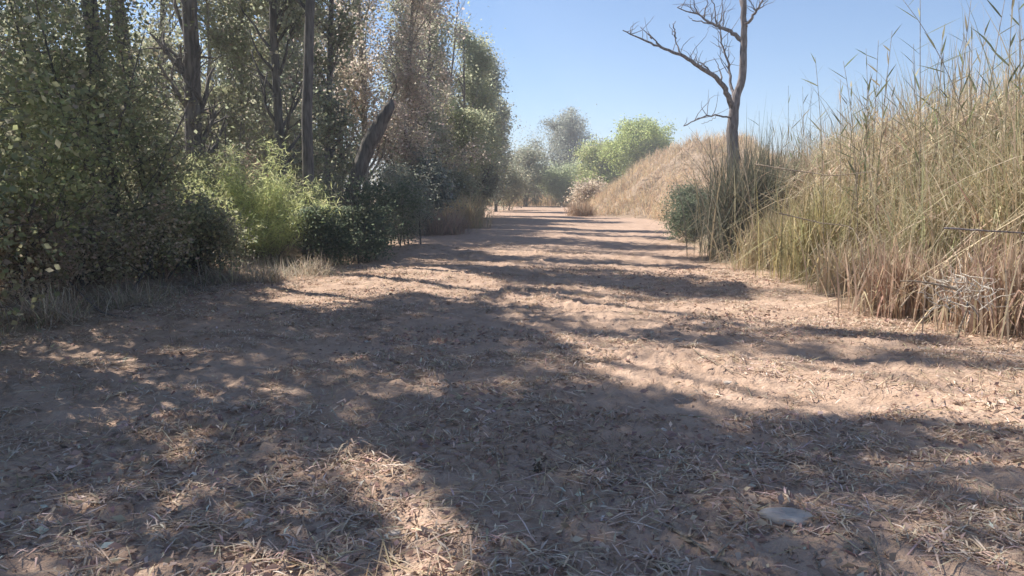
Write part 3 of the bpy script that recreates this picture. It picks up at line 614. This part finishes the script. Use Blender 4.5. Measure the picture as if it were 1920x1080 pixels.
def cane_group(u, Y, dx, canes, label, seed, nleaf=11, leafL=.4, name='tall_cane_cluster'):
    x = px(u, Y) + dx; z = float(height(x, Y)); t = thing(name, (x, Y, z), label, 'canes'); r = np.random.default_rng(seed)
    for k in range(canes[0]):
        st, B = cane(r.normal(0, canes[1]), r.normal(0, .3), canes[2] * r.uniform(.75, 1.08), r.uniform(0, 6.28), abs(r.normal(0, .06)), abs(r.normal(0, canes[3])), seed * 50 + k, nleaf, leafL)
        s = link('stem', tube_mesh('stem', [st], TWIG, 5), t)
        if B: v, q, c = join(B); link('leaves', mesh('leaves', v, q, BLADE, c), s)
cane_group(1440, 18, .1, (13, .5, 3.6, .16), 'bare curved canes just right of the leafless tree', 41, 3, .5)
cane_group(1600, 12, 0, (11, .32, 3.7, .08), 'stiff leafy canes standing up against the sky in the middle of the thicket', 42, 13, .38)
cane_group(1720, 11, 0, (11, .5, 4.0, .10), 'leafy canes right of the stiff ones against the sky', 43, 12, .45)
cane_group(1850, 9.6, .1, (12, .5, 4.1, .12), 'tallest leafy canes in the upper right corner', 44, 12, .5)
cane_group(1930, 10.5, .5, (8, .5, 4.0, .12), 'leafy canes cut by the right edge of the picture', 45, 12, .5)
cane_group(1470, 16.5, .1, (12, .5, 3.0, .14), 'grey-green leafless stalks between the leafless tree and the short sparse canes', 47, 4, .4)
cane_group(1510, 15, .2, (6, .4, 2.6, .15), 'short sparse canes left of the stiff leafy ones', 46, 5, .35)
# long fallen canes across the thicket
def stick(name, pts, r0, r1, label, cat, m=TWIG, Y=None, jit=.004, seed=0, twigs=(), group=None, lift=0.0):
    if Y is None: C = [np.array([*g, 0]) for g in (gnd(u, v) for u, v in pts)]; C = [np.array([c[0], c[1], float(height(c[0], c[1])) + r0 * .8 + lift * k_]) for k_, c in enumerate(C)]
    else: C = [at(p[0], p[1], p[2] if len(p) > 2 else Y) for p in pts]
    C = np.array(C); o = C[0].copy(); n = (len(C) - 1) * 5 + 1; t = np.linspace(0, len(C) - 1, n); P = np.stack([np.interp(t, range(len(C)), C[:, k]) for k in range(3)], 1)
    P[1:-1] = (P[:-2] + 2 * P[1:-1] + P[2:]) / 4; r = np.random.default_rng(seed); P[1:-1] += r.normal(0, jit, (n - 2, 3)); P -= o
    if not twigs:
        ob = link(name, tube_mesh(name, [(P, np.linspace(r0, r1, n))], m, 6)); ob.location = o; return tag(ob, label, cat, group)
    th = thing(name, tuple(o), label, cat, group); link('stem', tube_mesh('stem', [(P, np.linspace(r0, r1, n))], m, 6), th)
    for (f, dx, dy, dz) in twigs:
        i = int(f * (n - 1)); p = P[i]; Q2, _ = path_grow(r, p, (dx, dy, dz), math.sqrt(dx * dx + dy * dy + dz * dz), 4, .12)
        link('twig', tube_mesh('twig', [(Q2, np.linspace(r0 * .6, r1 * .6, 5))], m, 5), th)
    return th
stick('fallen_cane', [(1415, 308, 12), (1480, 318, 11.5), (1560, 330, 11), (1640, 322, 10.6)], .012, .006, 'thin pale cane slanting across the middle of the thicket', 'cane', Y=11)
stick('fallen_cane', [(1770, 428, 7.5), (1850, 432, 7.3), (1960, 440, 7.2)], .011, .008, 'long reddish cane lying level across the right edge of the thicket', 'cane', Y=7.4, m=BARKD)
stick('fallen_cane', [(1460, 400, 11.3), (1540, 418, 11), (1600, 425, 10.6), (1640, 520, 9.6)], .011, .006, 'bent straw cane hooked over in the front of the thicket', 'cane', Y=10)
stick('fallen_cane', [(1690, 575, 8.6), (1725, 530, 8.8), (1790, 512, 9)], .012, .006, 'short straw cane leaning at the foot of the thicket', 'cane', Y=8.8)
# white tangle of dead twigs
t = thing('twig_tangle', tuple(at(1800, 575, 7.0)), 'tangle of white dead twigs at the foot of the thicket near the right edge', 'dead twigs')
r = np.random.default_rng(70); ps = []
for k in range(60):
    a = r.uniform(0, 6.28); P, _ = path_grow(r, r.normal(0, .12, 3) + np.array([0, 0, .12]), (math.cos(a), math.sin(a) * .6, r.uniform(-.3, .6)), r.uniform(.1, .42), 6, .5); ps.append((P, np.linspace(.006, .002, 7)))
BL = (bark('bleached_twig', (.60, .53, .44), (.80, .74, .64), 20))
for p_ in ps: link('twig', tube_mesh('twig', [p_], BL, 4), t)
P, _ = path_grow(r, (0, 0, -.3), (.02, 0, 1), .55, 5, .1); link('stem', tube_mesh('stem', [(P, np.linspace(.012, .006, 6))], TWIG, 5), t)
P, _ = path_grow(r, (.0, 0, .15), (-.9, .2, .5), .55, 5, .08); link('stem', tube_mesh('stem', [(P, np.linspace(.014, .005, 6))], TWIG, 5), t)

# ------------------------------------------------------------------ sticks, stones, seedlings on the bed
stick('stick', [(1045, 968), (1055, 925), (1068, 895), (1085, 872)], .006, .003, 'pale curved stick lying near the middle foreground', 'stick', lift=.01, seed=1)
stick('stick', [(1245, 985), (1290, 1012), (1340, 1045), (1400, 1085)], .009, .006, 'long straight stick running out of the bottom of the picture', 'stick', seed=2, twigs=[(.3, .05, -.12, .05), (.7, .12, .08, .04)])
stick('stick', [(1375, 915), (1392, 960), (1405, 1005), (1412, 1030)], .006, .003, 'knotty twig just left of the flat stone', 'stick', seed=3, twigs=[(.4, -.08, .04, .05)])
stick('stick', [(1395, 845), (1430, 862), (1475, 872)], .007, .004, 'whitish stick above the flat stone', 'stick', seed=4, twigs=[(.5, .1, .06, .02)])
stick('stick', [(1558, 850), (1600, 868), (1640, 876)], .007, .003, 'bent stick in the right foreground shade', 'stick', seed=5)
stick('stick', [(1640, 862), (1690, 866), (1760, 862)], .006, .003, 'thin straight stick on the right, at the edge of the shade', 'stick', seed=6)
stick('stick', [(1630, 1010), (1645, 1040), (1655, 1085)], .007, .004, 'short upright-looking twig near the bottom right', 'stick', seed=7, twigs=[(.3, -.05, .05, .04), (.4, .05, .06, .04)])
stick('stick', [(1530, 1030), (1545, 1085)], .006, .004, 'short twig at the bottom edge right of the long straight stick', 'stick', seed=8)
stick('stick', [(1300, 668), (1360, 706), (1400, 716)], .006, .003, 'thin twig on the sunlit sand', 'stick', seed=9)
stick('stick', [(58, 478), (95, 520), (130, 545)], .022, .014, 'thick pale stick lying on the left bank at the picture edge', 'stick', lift=.04, seed=10, m=TWIG)
stick('stick', [(130, 560), (190, 590), (250, 600)], .014, .008, 'dark stick on the shaded left bank', 'stick', seed=11, m=BARKD)
stick('stick', [(345, 535), (380, 545), (410, 552)], .018, .01, 'short grey stick under the low bushes on the left bank', 'stick', seed=12)
stick('stick', [(365, 455), (385, 475), (400, 492)], .02, .012, 'pale stick poking out of the weeds below the bright green shrub', 'stick', lift=-.02, seed=13)
stick('stick', [(75, 650), (95, 625), (108, 600)], .008, .004, 'upright pale twig by the sunlit patch on the left', 'stick', lift=.08, seed=14, twigs=[(.5, .1, 0, .12)])
stick('fallen_branch', [(792, 402), (815, 414), (838, 424), (852, 430)], .09, .03, 'dark fallen branch lying on the left edge of the bed', 'branch', BARK, seed=15, twigs=[(.3, .5, -.2, .5), (.5, .6, .2, .3), (.2, -.2, 0, .9)])
stick('fallen_branch', [(790, 385), (805, 398), (835, 404)], .06, .02, 'smaller reddish branch above the dark fallen branch', 'branch', BARKD, seed=16, lift=.15, twigs=[(.5, .3, 0, .6)])
stick('fallen_branch', [(640, 462), (680, 470), (710, 476)], .03, .012, 'bleached branch below the deep green rounded shrub', 'branch', TWIG, seed=17, twigs=[(.4, .15, .1, .3), (.7, .25, -.1, .15)])
def stone(u, v, sx_, sy_, sz_, label, seed, m=STONE):
    r = np.random.default_rng(seed); x, y = gnd(u, v); z = float(height(x, y)); n1, n2 = 18, 10
    th, ph = np.meshgrid(np.linspace(0, 2 * np.pi, n1, endpoint=False), np.linspace(.02, np.pi - .02, n2)); d = np.stack([np.cos(th) * np.sin(ph), np.sin(th) * np.sin(ph), np.cos(ph)], -1).reshape(-1, 3)
    rr = 1 + .35 * (fbm(d[:, 0] * 1.6 + seed * 3.1 + 9, d[:, 1] * 1.6 + d[:, 2] + 20, 3) - .5) * 2
    d[:, 2] = np.clip(d[:, 2], -.7, .55); V_ = d * rr[:, None] * np.array([sx_, sy_, sz_])
    i = np.arange(n2 - 1)[:, None] * n1; j = np.arange(n1)[None]; j2 = (j + 1) % n1
    Q_ = np.stack([i + j, i + j2, i + n1 + j2, i + n1 + j], -1).reshape(-1, 4)[:, ::-1]
    o = link('stone', mesh('stone', V_, Q_, m)); o.location = (x, y, z + sz_ * .3); return tag(o, label, 'stone')
stone(1475, 972, .125, .085, .028, 'flat pale stone slab in the right foreground', 1)
stone(1365, 722, .035, .03, .025, 'small pinkish stone at the edge of the sunlit sand', 2)
stone(740, 1000, .028, .022, .018, 'small pale pebble at the bottom left of the sunlit patch', 3)
stone(470, 985, .03, .022, .018, 'small white pebble in the dark left foreground', 4)
stone(1170, 550, .03, .03, .02, 'small pebble in the strip of sun', 5)
def seedling(u, v, H, label, seed, pal):
    r = np.random.default_rng(seed); x, y = gnd(u, v); z = float(height(x, y)); t = thing('seedling', (x, y, z), label, 'seedling'); st = []; an = []
    P, d = path_grow(r, (0, 0, -.01), (.1, 0, 1), H, 5, .15); st.append((P, np.linspace(.004, .002, 6)))
    for k in range(5):
        P2, _ = path_grow(r, P[r.integers(2, 6)], side(r, d, .8), H * .45, 3, .2); st.append((P2, np.linspace(.002, .001, 4))); an.append(P2[1:])
    link('stem', tube_mesh('stem', st, TWIG, 4), t); v_, q_, c_ = leaves(cloud(r, np.concatenate(an), 26, .008), r, .03, .014, pal); link('foliage', mesh('foliage', v_, q_, LEAF, c_), t)
seedling(935, 905, .14, 'little dry seedling standing alone in the centre foreground', 1, [(1, (.3, .25, .2)), (1, (.5, .44, .36))])
seedling(1012, 890, .07, 'tiny dark seedling right of the centre one', 2, [(1, (.1, .08, .06))])
seedling(1620, 640, .12, 'small dry weed at the edge of the long shadow on the right', 3, [(1, (.4, .34, .22))])
seedling(1332, 636, .10, 'small pale weed standing in the long shadow', 4, [(1, (.5, .4, .28))])
seedling(1790, 665, .22, 'thin pale weed in front of the white dead twigs', 5, [(1, (.55, .46, .34))])
seedling(605, 488, .35, 'pale weed catching sun at the foot of the dark green shrub', 6, [(1, (.45, .42, .28))])
seedling(985, 745, .05, 'tiny weed in the middle of the shaded bed', 7, [(1, (.3, .26, .2))])

# ------------------------------------------------------------------ air
hz, t_, b_ = mat('haze_air'); t_.nodes.remove(b_)
vol = t_.nodes.new('ShaderNodeVolumePrincipled'); vol.inputs['Color'].default_value = (.95, .95, .97, 1); vol.inputs['Density'].default_value = .0030; vol.inputs['Anisotropy'].default_value = .3
t_.links.new(vol.outputs[0], t_.nodes['Material Output'].inputs['Volume'])
x0, x1, y0, y1, z0, z1 = -2400, 2400, -60, 1600, -3, 17.5
hv = [(x, y, z) for x in (x0, x1) for y in (y0, y1) for z in (z0, z1)]
hq = [(0, 1, 3, 2), (4, 6, 7, 5), (0, 4, 5, 1), (2, 3, 7, 6), (0, 2, 6, 4), (1, 5, 7, 3)]
tag(link('haze', mesh('haze', hv, hq, hz)), 'thin pale haze in the air over the bed', 'haze', kind='stuff')
